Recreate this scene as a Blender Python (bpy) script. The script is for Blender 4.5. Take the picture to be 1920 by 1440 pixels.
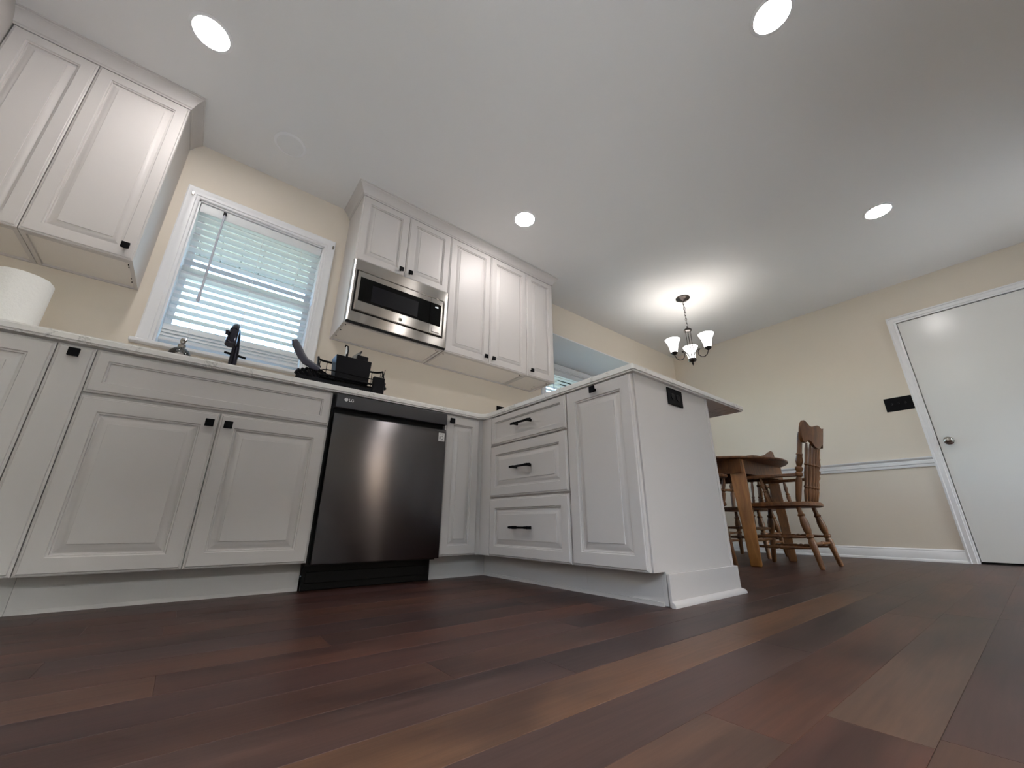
import bpy, bmesh, math, random
from mathutils import Vector, Matrix
random.seed(7)
for o in list(bpy.data.objects): bpy.data.objects.remove(o)
S = bpy.context.scene
COL = S.collection
PI = math.pi

# ------------------------------------------------------------------ camera
cd = bpy.data.cameras.new('camera')
cd.sensor_fit = 'HORIZONTAL'; cd.sensor_width = 36.0; cd.lens = 742.4846 / 1920 * 36
cd.clip_start = 0.02; cd.clip_end = 300
cam = bpy.data.objects.new('camera', cd); COL.objects.link(cam)
cam.matrix_world = Matrix(((0.7845618, -0.2094139, -0.5836168, -0.4543365),
                           (-0.6200293, -0.2571550, -0.7412388, -2.5947534),
                           (0.0051458, 0.9434072, -0.3315967, 0.2780815),
                           (0, 0, 0, 1)))
S.camera = cam

# ------------------------------------------------------------------ world, sun, exposure
W = bpy.data.worlds.new('sky'); S.world = W; W.use_nodes = True
wn = W.node_tree; bg = wn.nodes['Background']
sk = wn.nodes.new('ShaderNodeTexSky'); sk.sky_type = 'NISHITA'; sk.sun_disc = False
sk.sun_elevation = math.radians(48); sk.sun_rotation = math.radians(170)
sk.air_density = 1.0; sk.dust_density = 3.0
wn.links.new(sk.outputs[0], bg.inputs[0]); bg.inputs[1].default_value = 1.35
sd = bpy.data.lights.new('sun', 'SUN'); sd.energy = 8.5; sd.angle = math.radians(.6); sd.color = (1, .97, .95)
sun = bpy.data.objects.new('sun', sd); COL.objects.link(sun)
sun.rotation_euler = (math.radians(26), 0, math.radians(-10))    # shines over the roof towards the garden
LAMP = 62.0        # emission of the recessed ceiling lenses
BULB = 48.0        # emission of the chandelier bulbs
S.view_settings.view_transform = 'Standard'; S.view_settings.look = 'None'
S.view_settings.gamma = 1.0; S.view_settings.exposure = 1.09
S.view_settings.use_curve_mapping = False
try: S.cycles.max_bounces = 12; S.cycles.diffuse_bounces = 7
except Exception: pass

# ------------------------------------------------------------------ materials
def mat(name, col, rough=.5, metal=0.0, **kw):
    m = bpy.data.materials.new(name); m.use_nodes = True
    b = m.node_tree.nodes['Principled BSDF']
    b.inputs['Base Color'].default_value = (*col, 1); b.inputs['Roughness'].default_value = rough
    b.inputs['Metallic'].default_value = metal
    for k, v in kw.items(): b.inputs[k.replace('_', ' ')].default_value = v
    return m
def nodes(m): return m.node_tree, m.node_tree.nodes, m.node_tree.links, m.node_tree.nodes['Principled BSDF']
def noise_tex(N, L, scale, detail=4, vec=None, rough=.55, dist=0.0):
    n = N.new('ShaderNodeTexNoise'); n.inputs['Scale'].default_value = scale; n.inputs['Detail'].default_value = detail
    n.inputs['Roughness'].default_value = rough; n.inputs['Distortion'].default_value = dist
    if vec is not None: L.new(vec, n.inputs['Vector'])
    return n
def mapping(N, L, sc, src='Object', loc=None):
    if src == 'World':
        t = N.new('ShaderNodeNewGeometry').outputs['Position']
    else:
        t = N.new('ShaderNodeTexCoord').outputs[src]
    mp = N.new('ShaderNodeMapping'); mp.inputs['Scale'].default_value = sc; L.new(t, mp.inputs['Vector'])
    if loc is not None: L.new(loc, mp.inputs['Location'])
    return mp.outputs[0]
def add_bump(m, scale, strength, dist=.001, sc=(1, 1, 1)):
    t, N, L, b = nodes(m)
    n = noise_tex(N, L, scale, 3, mapping(N, L, sc, 'World'))
    bp = N.new('ShaderNodeBump'); bp.inputs['Strength'].default_value = strength; bp.inputs['Distance'].default_value = dist
    L.new(n.outputs[0], bp.inputs['Height']); L.new(bp.outputs[0], b.inputs['Normal'])
def ramp(N, L, fac, stops):
    r = N.new('ShaderNodeValToRGB'); e = r.color_ramp.elements
    while len(e) < len(stops): e.new(.5)
    for i, (p, c) in enumerate(stops): e[i].position = p; e[i].color = (*c, 1)
    L.new(fac, r.inputs[0]); return r.outputs[0]

M = {}
M['ceiling'] = mat('ceiling_paint', (.74, .735, .73), .9); add_bump(M['ceiling'], 180, .25)
M['wall'] = mat('beige_wall_paint', (.71, .64, .545), .8); add_bump(M['wall'], 220, .25)
M['trim'] = mat('white_trim_paint', (.78, .78, .79), .38)
M['door'] = mat('white_door_paint', (.72, .72, .70), .24); add_bump(M['door'], 120, .05)
M['cab'] = mat('cabinet_white_paint', (.565, .535, .515), .48); add_bump(M['cab'], 260, .08)
M['cab_in'] = mat('cabinet_underside', (.74, .70, .65), .5)
M['gap'] = mat('dark_gap', (.02, .018, .016), .8)
M['black'] = mat('matte_black_metal', (.005, .005, .006), .5, .0, Specular_IOR_Level=.07)
M['black_plastic'] = mat('black_plastic', (.005, .005, .007), .4, .0, Specular_IOR_Level=.14)
M['gloss_black'] = mat('gloss_black_metal', (.02, .02, .03), .14, .6)
M['kick'] = mat('black_kick', (.005, .005, .005), .4, 0.0, Specular_IOR_Level=.12)
M['offlens'] = mat('off_lens', (.72, .72, .72), .5)
M['chrome'] = mat('nickel', (.42, .40, .37), .22, 1.0)
M['paper'] = mat('paper_towel', (.80, .79, .76), .95); add_bump(M['paper'], 90, .6, .002)
M['print'] = mat('silver_print', (.75, .75, .75), .4)
M['ink'] = mat('black_ink', (.01, .01, .01), .5)
M['sticker'] = mat('silver_sticker', (.62, .62, .62), .35)
M['bronze'] = mat('dark_bronze', (.035, .028, .026), .35, .7)
M['white_plastic'] = mat('white_plastic', (.75, .76, .74), .4)
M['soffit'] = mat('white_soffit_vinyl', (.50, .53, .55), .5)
M['brick'] = mat('exterior_siding', (.55, .55, .52), .8)
M['grass'] = mat('lawn', (.125, .135, .09), .9)
M['wand'] = mat('clear_grey_plastic', (.48, .49, .55), .2)
M['threshold'] = mat('dark_threshold', (.01, .01, .01), .7)

def glass_mat(name, tint, fac):
    m = bpy.data.materials.new(name); m.use_nodes = True; N = m.node_tree.nodes; L = m.node_tree.links
    N.remove(N['Principled BSDF']); out = N['Material Output']
    t = N.new('ShaderNodeBsdfTransparent'); t.inputs[0].default_value = (*tint, 1)
    g = N.new('ShaderNodeBsdfGlossy'); g.inputs['Roughness'].default_value = .03
    mx = N.new('ShaderNodeMixShader'); fr = N.new('ShaderNodeLayerWeight'); fr.inputs[0].default_value = fac
    L.new(fr.outputs['Fresnel'], mx.inputs[0]); L.new(t.outputs[0], mx.inputs[1]); L.new(g.outputs[0], mx.inputs[2]); L.new(mx.outputs[0], out.inputs[0])
    return m
M['glass'] = glass_mat('window_glass', (.93, .97, .96), .25)
M['tinted'] = glass_mat('tinted_glass', (.50, .46, .42), .25)  # sidelight tint, added to dim the streak reflected in the dishwasher
M['clear'] = glass_mat('clear_plastic', (.80, .84, .88), .55)

def translucent(name, col, tr, rough=.4):
    m = bpy.data.materials.new(name); m.use_nodes = True; N = m.node_tree.nodes; L = m.node_tree.links
    b = N['Principled BSDF']; b.inputs['Base Color'].default_value = (*col, 1); b.inputs['Roughness'].default_value = rough
    t = N.new('ShaderNodeBsdfTranslucent'); t.inputs[0].default_value = (*col, 1)
    mx = N.new('ShaderNodeMixShader'); mx.inputs[0].default_value = tr
    L.new(b.outputs[0], mx.inputs[1]); L.new(t.outputs[0], mx.inputs[2]); L.new(mx.outputs[0], N['Material Output'].inputs[0])
    return m
M['slat'] = translucent('blind_slat', (.78, .80, .81), .12)
def emit(name, col, s):
    m = bpy.data.materials.new(name); m.use_nodes = True; b = m.node_tree.nodes['Principled BSDF']
    b.inputs['Base Color'].default_value = (.8, .8, .8, 1); b.inputs['Emission Color'].default_value = (*col, 1); b.inputs['Emission Strength'].default_value = s
    return m
M['lens'] = emit('lit_lens', (1, .95, .93), LAMP)
M['bulb'] = emit('lit_bulb', (1, .93, .85), BULB)
M['shade'] = emit('lit_frosted_glass', (1, .97, .95), 2.0)
M['display'] = emit('lit_display', (.9, .95, 1), 1.3)

# brushed metals (horizontal grain, highlights stretch up and down)
def brushed(name, col, rough, aniso=.85, metal=1.0):
    m = mat(name, col, rough, metal); t, N, L, b = nodes(m)
    tg = N.new('ShaderNodeTangent'); tg.direction_type = 'RADIAL'; tg.axis = 'Z'
    b.inputs['Anisotropic'].default_value = aniso; b.inputs['Anisotropic Rotation'].default_value = .25
    L.new(tg.outputs[0], b.inputs['Tangent'])
    n = noise_tex(N, L, 1, 2, mapping(N, L, (4, 4, 900), 'World'))
    mr = N.new('ShaderNodeMapRange'); mr.inputs[3].default_value = rough * .85; mr.inputs[4].default_value = rough * 1.15
    L.new(n.outputs[0], mr.inputs[0]); L.new(mr.outputs[0], b.inputs['Roughness'])
    return m
M['steel'] = brushed('brushed_stainless', (.50, .48, .45), .25, 1.0)
M['dark_steel'] = brushed('black_stainless', (.15, .145, .15), .22, 1.0)
M['strip'] = mat('black_stainless_strip', (.055, .055, .06), .4, .5)
M['mwglass'] = mat('black_oven_glass', (.003, .003, .003), .10, 0.0, Specular_IOR_Level=.18)
M['mwwindow'] = mat('oven_window_mesh', (.006, .006, .008), .4, 0.0, Specular_IOR_Level=.15)

# quartz
m = mat('white_quartz', (.66, .63, .59), .18); M['quartz'] = m; t, N, L, b = nodes(m)
v = mapping(N, L, (1, 1, 1), 'World'); n1 = noise_tex(N, L, 2.3, 8, v, .65, 1.4)
c1 = ramp(N, L, n1.outputs[0], [(.0, (.72, .70, .67)), (.485, (.74, .72, .69)), (.50, (.50, .49, .47)), (.515, (.74, .72, .69)), (1, (.78, .76, .73))])
L.new(c1, b.inputs['Base Color'])

# floor plank: object colour is the stain tone of each board, grain runs along x
m = mat('dark_walnut_plank', (.1, .05, .03), .40, 0.0, Specular_IOR_Level=.32); M['plank'] = m; t, N, L, b = nodes(m)
oi = N.new('ShaderNodeObjectInfo')
off = N.new('ShaderNodeVectorMath'); off.operation = 'SCALE'; off.inputs[3].default_value = 37.0
cb = N.new('ShaderNodeCombineXYZ'); L.new(oi.outputs['Random'], cb.inputs[0]); L.new(oi.outputs['Random'], cb.inputs[1]); L.new(cb.outputs[0], off.inputs[0])
v1 = mapping(N, L, (1.6, 15, 1), 'World', off.outputs[0]); g1 = noise_tex(N, L, 1.0, 7, v1, .6, .5)
v2 = mapping(N, L, (5, 110, 1), 'World', off.outputs[0]); g2 = noise_tex(N, L, 1.0, 3, v2)
v3 = mapping(N, L, (1.3, 3.6, 1), 'World', off.outputs[0]); g3 = noise_tex(N, L, 1.0, 3, v3, .5, .8)
k1 = ramp(N, L, g1.outputs[0], [(.28, (.55, .52, .54)), (.5, (.97, .97, .97)), (.74, (1.28, 1.2, 1.12))])
k3 = ramp(N, L, g3.outputs[0], [(.34, (.52, .50, .58)), (.52, (1, 1, 1)), (.75, (1.2, 1.12, 1.0))])
def mul(a, c, f=1.0):
    x = N.new('ShaderNodeMix'); x.data_type = 'RGBA'; x.blend_type = 'MULTIPLY'; x.inputs[0].default_value = f; x.clamp_result = False
    L.new(a, x.inputs[6]); L.new(c, x.inputs[7]); return x.outputs[2]
k2 = ramp(N, L, g2.outputs[0], [(.3, (.8, .8, .8)), (.7, (1.15, 1.15, 1.15))])
L.new(mul(mul(mul(oi.outputs['Color'], k1), k3), k2), b.inputs['Base Color'])
bp = N.new('ShaderNodeBump'); bp.inputs['Strength'].default_value = .15; bp.inputs['Distance'].default_value = .001
L.new(g2.outputs[0], bp.inputs['Height']); L.new(bp.outputs[0], b.inputs['Normal'])

# oak
def wood(name, dark, light, rough=.35):
    m = mat(name, light, rough); t, N, L, b = nodes(m)
    v = mapping(N, L, (9, 9, 1.6), 'Object'); n = noise_tex(N, L, 3.0, 6, v, .6, 1.0)
    L.new(ramp(N, L, n.outputs[0], [(.3, dark), (.65, light)]), b.inputs['Base Color']); return m
M['oak'] = wood('oak_brown', (.060, .022, .007), (.185, .075, .022), .45)
M['oak_lit'] = wood('oak_lit_orange', (.24, .095, .02), (.42, .18, .045))  # lit copy of the oak: light on one table leg put into colour

# ------------------------------------------------------------------ mesh building
class MB:
    def __init__(s): s.v = []; s.f = []
    def quad(s, a, b, c, d):
        i = len(s.v); s.v += [tuple(a), tuple(b), tuple(c), tuple(d)]; s.f.append((i, i + 1, i + 2, i + 3))
    def box(s, x0, x1, y0, y1, z0, z1):
        i = len(s.v); s.v += [(x, y, z) for z in (z0, z1) for y in (y0, y1) for x in (x0, x1)]
        for f in ((0, 2, 3, 1), (4, 5, 7, 6), (0, 1, 5, 4), (2, 6, 7, 3), (0, 4, 6, 2), (1, 3, 7, 5)): s.f.append(tuple(i + k for k in f))
        return s
    def prism(s, poly, axis, a, b):
        """poly = 2D points; extruded along axis from a to b (x: poly=(y,z), y: poly=(x,z), z: poly=(x,y))"""
        def P(p, t): return {'x': (t, p[0], p[1]), 'y': (p[0], t, p[1]), 'z': (p[0], p[1], t)}[axis]
        i = len(s.v); n = len(poly)
        s.v += [P(p, a) for p in poly] + [P(p, b) for p in poly]
        s.f.append(tuple(range(i + n - 1, i - 1, -1))); s.f.append(tuple(range(i + n, i + 2 * n)))
        for k in range(n): s.f.append((i + k, i + (k + 1) % n, i + n + (k + 1) % n, i + n + k))
        return s
    def rings(s, loops, cap0=True, cap1=True, closed=True):
        base = len(s.v); n = len(loops[0])
        for l in loops: s.v += [tuple(p) for p in l]
        for r in range(len(loops) - 1):
            for k in range(n if closed else n - 1):
                a = base + r * n; k2 = (k + 1) % n
                s.f.append((a + k, a + k2, a + n + k2, a + n + k))
        if cap0: s.f.append(tuple(base + k for k in range(n - 1, -1, -1)))
        if cap1: s.f.append(tuple(base + (len(loops) - 1) * n + k for k in range(n)))
        return s
    def turned(s, p0, p1, prof, n=12, cap=True):
        """prof = [(t, radius)] along p0->p1"""
        p0 = Vector(p0); p1 = Vector(p1); d = p1 - p0; u = d.normalized()
        a = Vector((1, 0, 0)) if abs(u.x) < .8 else Vector((0, 1, 0)); e = u.cross(a).normalized(); g = u.cross(e)
        loops = [[p0 + d * t + (e * math.cos(2 * PI * k / n) + g * math.sin(2 * PI * k / n)) * r for k in range(n)] for t, r in prof]
        return s.rings(loops, cap, cap)
    def cyl(s, p0, p1, r, r2=None, n=16): return s.turned(p0, p1, [(0, r), (1, r if r2 is None else r2)], n)
    def tube(s, pts, r, n=8, closed=False, cap=True):
        pts = [Vector(p) for p in pts]; m = len(pts); rr = r if isinstance(r, (list, tuple)) else [r] * m
        loops = []; prev = None
        for i, p in enumerate(pts):
            if closed: d = (pts[(i + 1) % m] - pts[i - 1]).normalized()
            else: d = (pts[min(i + 1, m - 1)] - pts[max(i - 1, 0)]).normalized()
            if prev is None:
                a = Vector((0, 0, 1)) if abs(d.z) < .9 else Vector((1, 0, 0)); e = d.cross(a).normalized()
            else: e = (prev - d * prev.dot(d)).normalized()
            prev = e; g = d.cross(e)
            loops.append([p + (e * math.cos(2 * PI * k / n) + g * math.sin(2 * PI * k / n)) * rr[i] for k in range(n)])
        if closed: loops.append(loops[0])
        return s.rings(loops, cap and not closed, cap and not closed)
    def lathe(s, c, prof, n=24, cap0=False, cap1=False):
        return s.rings([[(c[0] + r * math.cos(2 * PI * k / n), c[1] + r * math.sin(2 * PI * k / n), c[2] + z) for k in range(n)] for r, z in prof], cap0, cap1)
    def join(s, o, mtx=None):
        i = len(s.v); s.v += [tuple(mtx @ Vector(p)) if mtx else p for p in o.v]; s.f += [tuple(i + k for k in f) for f in o.f]; return s
    def xf(s, mtx): s.v = [tuple(mtx @ Vector(p)) for p in s.v]; return s

def wloc(o):
    v = Vector((0, 0, 0))
    while o: v = v + o.location; o = o.parent
    return v
def part(name, mb, m, parent=None, bevel=0, smooth=True, segs=1, sharp=.6):
    """one mesh object; vertices are given in world space (parents are unrotated while building)"""
    lo = [min(p[i] for p in mb.v) for i in range(3)]; hi = [max(p[i] for p in mb.v) for i in range(3)]
    c = Vector(((lo[0] + hi[0]) / 2, (lo[1] + hi[1]) / 2, (lo[2] + hi[2]) / 2 if parent else lo[2]))
    me = bpy.data.meshes.new(name); me.from_pydata([tuple(Vector(p) - c) for p in mb.v], [], mb.f)
    b = bmesh.new(); b.from_mesh(me)
    bmesh.ops.remove_doubles(b, verts=b.verts, dist=1e-6)
    bmesh.ops.recalc_face_normals(b, faces=b.faces)
    if bevel:
        es = [e for e in b.edges if len(e.link_faces) == 2 and e.calc_face_angle(0) > .7]
        bmesh.ops.bevel(b, geom=es, offset=bevel, segments=segs, affect='EDGES', clamp_overlap=True)
    b.to_mesh(me); b.free()
    if smooth:
        me.polygons.foreach_set('use_smooth', [True] * len(me.polygons)); me.set_sharp_from_angle(angle=sharp)
    me.materials.append(m if not isinstance(m, str) else M[m])
    o = bpy.data.objects.new(name, me); COL.objects.link(o)
    if parent: o.parent = parent; o.location = c - wloc(parent)
    else: o.location = c
    return o
def thing(name, label, cat, loc, group=None):
    o = bpy.data.objects.new(name, None); COL.objects.link(o); o.location = loc; o.empty_display_size = .05
    o['label'] = label; o['category'] = cat
    if group: o['group'] = group
    return o
def tag(o, label, cat, group=None):
    o['label'] = label; o['category'] = cat
    if group: o['group'] = group
    return o
def struct(name, mb, m, parent=None, label=None, **k):
    o = part(name, mb, m, parent, **k)
    if not parent: o['kind'] = 'structure'
    if label: o['label'] = label
    return o
def holder(name, loc, label):
    o = bpy.data.objects.new(name, None); COL.objects.link(o); o.location = loc; o['kind'] = 'structure'; o['label'] = label; return o
def copy_tree(o, parent=None):
    c = o.copy(); COL.objects.link(c)
    if parent: c.parent = parent
    for ch in [x for x in bpy.data.objects if x.parent is o]: copy_tree(ch, c)
    return c
def text_mb(txt, size, depth, mtx, bold=0.0):
    cu = bpy.data.curves.new('t', 'FONT'); cu.body = txt; cu.size = size; cu.extrude = depth / 2; cu.resolution_u = 3; cu.offset = bold
    ob = bpy.data.objects.new('t', cu); COL.objects.link(ob)
    dg = bpy.context.evaluated_depsgraph_get(); me = ob.evaluated_get(dg).to_mesh()
    mb = MB(); mb.v = [tuple(mtx @ v.co) for v in me.vertices]; mb.f = [tuple(p.vertices) for p in me.polygons]
    ob.evaluated_get(dg).to_mesh_clear(); bpy.data.objects.remove(ob); bpy.data.curves.remove(cu)
    return mb
FRONT = Matrix(((1, 0, 0, 0), (0, 0, -1, 0), (0, 1, 0, 0), (0, 0, 0, 1)))    # xy plane -> faces -y

# ------------------------------------------------------------------ dimensions (metres)
H = 2.45; XL = -1.84; XW = 4.43; YF = -4.3; WT = .16
yD, yB = -.631, -.611                       # base door face, base carcass face
zc0, zc1 = .872, .904                       # counter
yU, yUb = -.320, -.300                      # upper door face, carcass face
zU = 1.405; zUt = 2.374

# ------------------------------------------------------------------ room shell
struct('ground', MB().box(-30, 35, .9, 60, -.45, -.35), 'grass', label='green lawn outside behind the kitchen wall')
fl = struct('floor', MB().box(XL - .15, XW + .15, YF - .15, .75, -.14, -.0122), 'gap', label='dark reddish brown wood plank floor')
# planks
PW = .12; PL = 1.22; gap = .0002
base = {}
def plank_mesh(L_):
    k = round(L_, 4)
    if k not in base:
        me = bpy.data.meshes.new('plank'); l, w = L_ / 2 - gap, PW / 2 - gap; e = .0005
        vs = [(-l, -w, -.012), (l, -w, -.012), (l, w, -.012), (-l, w, -.012), (-l, -w, -e), (l, -w, -e), (l, w, -e), (-l, w, -e), (-l + e, -w + e, 0), (l - e, -w + e, 0), (l - e, w - e, 0), (-l + e, w - e, 0)]
        fs = [(3, 2, 1, 0), (0, 1, 5, 4), (1, 2, 6, 5), (2, 3, 7, 6), (3, 0, 4, 7), (4, 5, 9, 8), (5, 6, 10, 9), (6, 7, 11, 10), (7, 4, 8, 11), (8, 9, 10, 11)]
        me.from_pydata(vs, [], fs); me.materials.append(M['plank']); base[k] = me
    return base[k]
tones = [(.052, .021, .016), (.049, .020, .015), (.054, .024, .017), (.045, .020, .017), (.052, .020, .014), (.056, .026, .018), (.044, .021, .019), (.054, .022, .015)]
nrow0 = math.floor((YF + 2.07) / PW)
yrow = -2.07 + nrow0 * PW; row = nrow0
while yrow < .66:
    y0 = max(yrow, YF - .0); yc = yrow + PW / 2
    r = random.Random(row * 13 + 5)
    shift = {0: 2.0, -2: .25, -3: .39, -1: .75, 4: -.43, 8: -.43}.get(row, r.uniform(0, PL))
    x = XL - PL + ((shift - XL) % PL)
    xs = []
    while x < XW: xs.append(x); x += PL
    for xa in xs:
        a = max(xa, XL); bb = min(xa + PL, XW)
        if bb - a < .02: continue
        if yc > 0 and (bb < 1.9 or a > 4.25): continue
        me = plank_mesh(bb - a); o = bpy.data.objects.new('plank', me); COL.objects.link(o)
        o.parent = fl; o.location = Vector(((a + bb) / 2, yc, 0)) - fl.location
        t_ = tones[r.randrange(len(tones))]; j = r.uniform(.92, 1.1)
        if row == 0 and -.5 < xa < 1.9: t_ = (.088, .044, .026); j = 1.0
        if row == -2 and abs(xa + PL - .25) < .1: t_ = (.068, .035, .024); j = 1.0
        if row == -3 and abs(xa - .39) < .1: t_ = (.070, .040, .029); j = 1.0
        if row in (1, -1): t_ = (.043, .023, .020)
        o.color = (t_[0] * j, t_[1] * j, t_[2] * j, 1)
    yrow += PW; row += 1

struct('ceiling', MB().box(XL - .16, XW + .16, YF - .16, .16, H, H + .25), 'ceiling', label='flat white painted ceiling')
# back wall with the kitchen window hole and the opening of the bay
wx0, wx1, wz0, wz1 = -.762, -.073, 1.128, 2.068
bx0, bx1, bz1 = 1.93, 4.23, 2.096
w = MB()
w.box(XL - .16, wx0, 0, WT, 0, H); w.box(wx0, wx1, 0, WT, 0, wz0); w.box(wx0, wx1, 0, WT, wz1, H)
w.box(wx1, bx0, 0, WT, 0, H); w.box(bx0, bx1, 0, WT, bz1 + .012, H); w.box(bx1, XW + .16, 0, WT, 0, H)
struct('wall_back', w, 'wall', label='beige back wall behind the sink and the wall cabinets')
w = MB().box(XL - .16, XL, YF, -3.75, 0, H).box(XL - .16, XL, -2.15, 0, 0, H).box(XL - .16, XL, -3.75, -2.15, 0, .75).box(XL - .16, XL, -3.75, -2.15, 2.08, H)
struct('wall_left', w, 'wall', label='beige left wall')
w6 = holder('added_window_6', (XL, -2.95, .75), 'added white framed window in the left wall beside the camera')  # unseen window added to light the peninsula fronts from the left
q = MB(); q.box(XL - .1, XL - .06, -3.75, -3.70, .75, 2.08); q.box(XL - .1, XL - .06, -2.20, -2.15, .75, 2.08); q.box(XL - .1, XL - .06, -3.70, -2.20, .75, .80); q.box(XL - .1, XL - .06, -3.70, -2.20, 2.03, 2.08); q.box(XL - .1, XL - .06, -2.975, -2.925, .80, 2.03)
part('window_frame', q, 'trim', w6); part('pane', MB().box(XL - .084, XL - .078, -3.71, -2.19, .79, 2.04), 'glass', w6, smooth=False)
dy0, dy1, dz = -2.221, -3.02, 2.066
w = MB(); w.box(XW, XW + .16, dy0 + .012, 0, 0, H); w.box(XW, XW + .16, YF, dy1 - .012, 0, H); w.box(XW, XW + .16, dy1 - .012, dy0 + .012, dz + .012, H)
w.box(XW + .12, XW + .16, dy1 - .012, dy0 + .012, 0, dz + .012)
struct('wall_right', w, 'wall', label='beige right wall with a white chair rail')
w = MB(); holes = [(-1.55, .75, 2.08), (1.45, 1.72, 2.08), (1.78, 2.36, 2.08), (2.42, 2.64, 2.08), (3.15, 4.05, 2.08)]
xx = XL - .16
for h0, h1, hz in holes:
    w.box(xx, h0, YF - .16, YF, 0, H); w.box(h0, h1, YF - .16, YF, hz, H); xx = h1
w.box(3.15, 4.05, YF - .16, YF, 0, .45)
w.box(xx, XW + .16, YF - .16, YF, 0, H)
struct('wall_front', w, 'wall', label='beige wall behind the camera with the added patio and entrance doors')
struct('patio', MB().box(-14, 16, -16, YF - .17, -.16, -.06), mat('pale_concrete', (.55, .53, .52), .85), label='pale concrete patio added outside behind the camera to bounce sunlight')  # unseen ground added to bounce sunlight up to the ceiling
struct('baffle', MB().box(-16, 2.3, -10.5, -9.2, -.1, 4.1).box(4.3, 18, -10.5, -9.2, -.1, 4.1), mat('baffle_green', (.05, .06, .04), .95), label='tall hedge added outside behind the camera to block low sky')  # unseen blocks added to cut low sky; gap feeds the dishwasher streak
w5 = holder('added_window_5', (3.6, YF, .45), 'added plain fixed window behind the camera')  # unseen window added to brighten the dining side and right wall
q = MB(); q.box(3.15, 3.20, YF - .1, YF - .06, .45, 2.08); q.box(4.0, 4.05, YF - .1, YF - .06, .45, 2.08); q.box(3.2, 4.0, YF - .1, YF - .06, .45, .5); q.box(3.2, 4.0, YF - .1, YF - .06, 2.03, 2.08)
part('window_frame', q, 'trim', w5); part('pane', MB().box(3.19, 4.01, YF - .084, YF - .078, .49, 2.04), 'glass', w5, smooth=False)
struct('warm_baffle', MB().box(-5.2, -5.0, -9, 1.5, -.1, 3.4), mat('cream_render', (.72, .64, .54), .9), label='cream wall added outside the left window to warm its light')  # unseen wall added to warm and weaken the light from the left
pd = holder('added_door_2', (-.4, YF, 0), 'added white sliding glass patio door behind the camera')  # unseen opening added to bring daylight onto ceiling and cabinets
for a, b_, yy in ((-1.55, -.36, YF - .10), (-.44, .75, YF - .06)):
    q = MB(); q.box(a, a + .07, yy, yy + .035, 0, 2.08); q.box(b_ - .07, b_, yy, yy + .035, 0, 2.08); q.box(a + .07, b_ - .07, yy, yy + .035, 0, .10); q.box(a + .07, b_ - .07, yy, yy + .035, 2.0, 2.08)
    so = part('glass_panel_frame', q, 'trim', pd); part('pane', MB().box(a + .06, b_ - .06, yy + .014, yy + .02, .09, 2.01), 'glass', so, smooth=False)
fd = holder('added_door_3', (2.1, YF, 0), 'added white entrance door with two glass sidelights behind the camera')  # unseen, added for daylight and set to give the dishwasher's bright streak
part('door_leaf', MB().box(1.78, 2.36, YF - .10, YF - .055, .01, 2.08), 'door', fd, bevel=.002)
for a, b_ in ((1.45, 1.72), (2.42, 2.64)):
    q = MB(); q.box(a, a + .02, YF - .1, YF - .06, 0, 2.08); q.box(b_ - .02, b_, YF - .1, YF - .06, 0, 2.08); q.box(a, b_, YF - .1, YF - .06, 0, .06); q.box(a, b_, YF - .1, YF - .06, 2.02, 2.08)
    so = part('sidelight_frame', q, 'trim', fd); part('pane', MB().box(a + .015, b_ - .015, YF - .085, YF - .078, .05, 2.03), 'tinted', so, smooth=False)

# frame sweep round a rectangle in the xz plane
def frame_sweep(mb, x0, x1, z0, z1, prof, bottom=False, T=None):
    """prof = [(outward offset, y)]; three sides (or four)"""
    def loop(o, y):
        if bottom: return [(x0 - o, y, z0 - o), (x0 - o, y, z1 + o), (x1 + o, y, z1 + o), (x1 + o, y, z0 - o)]
        return [(x0 - o, y, z0), (x0 - o, y, z1 + o), (x1 + o, y, z1 + o), (x1 + o, y, z0)]
    ls = [loop(o, y) for o, y in prof] + [loop(*prof[0])]
    t = MB(); t.rings(ls, False, False, closed=bottom)
    if not bottom:                     # end caps
        n = len(prof)
        for side in (0, 3):
            i = len(t.v); t.v += [ls[k][side] for k in range(n)]; t.f.append(tuple(range(i, i + n)))
    if T: t.xf(T)
    mb.join(t); return mb
CAS = [(0, 0), (0, -.010), (.004, -.014), (.012, -.012), (.016, -.012), (.020, -.017), (.045, -.016), (.050, -.019), (.060, -.021), (.066, -.018), (.066, 0)]

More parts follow.
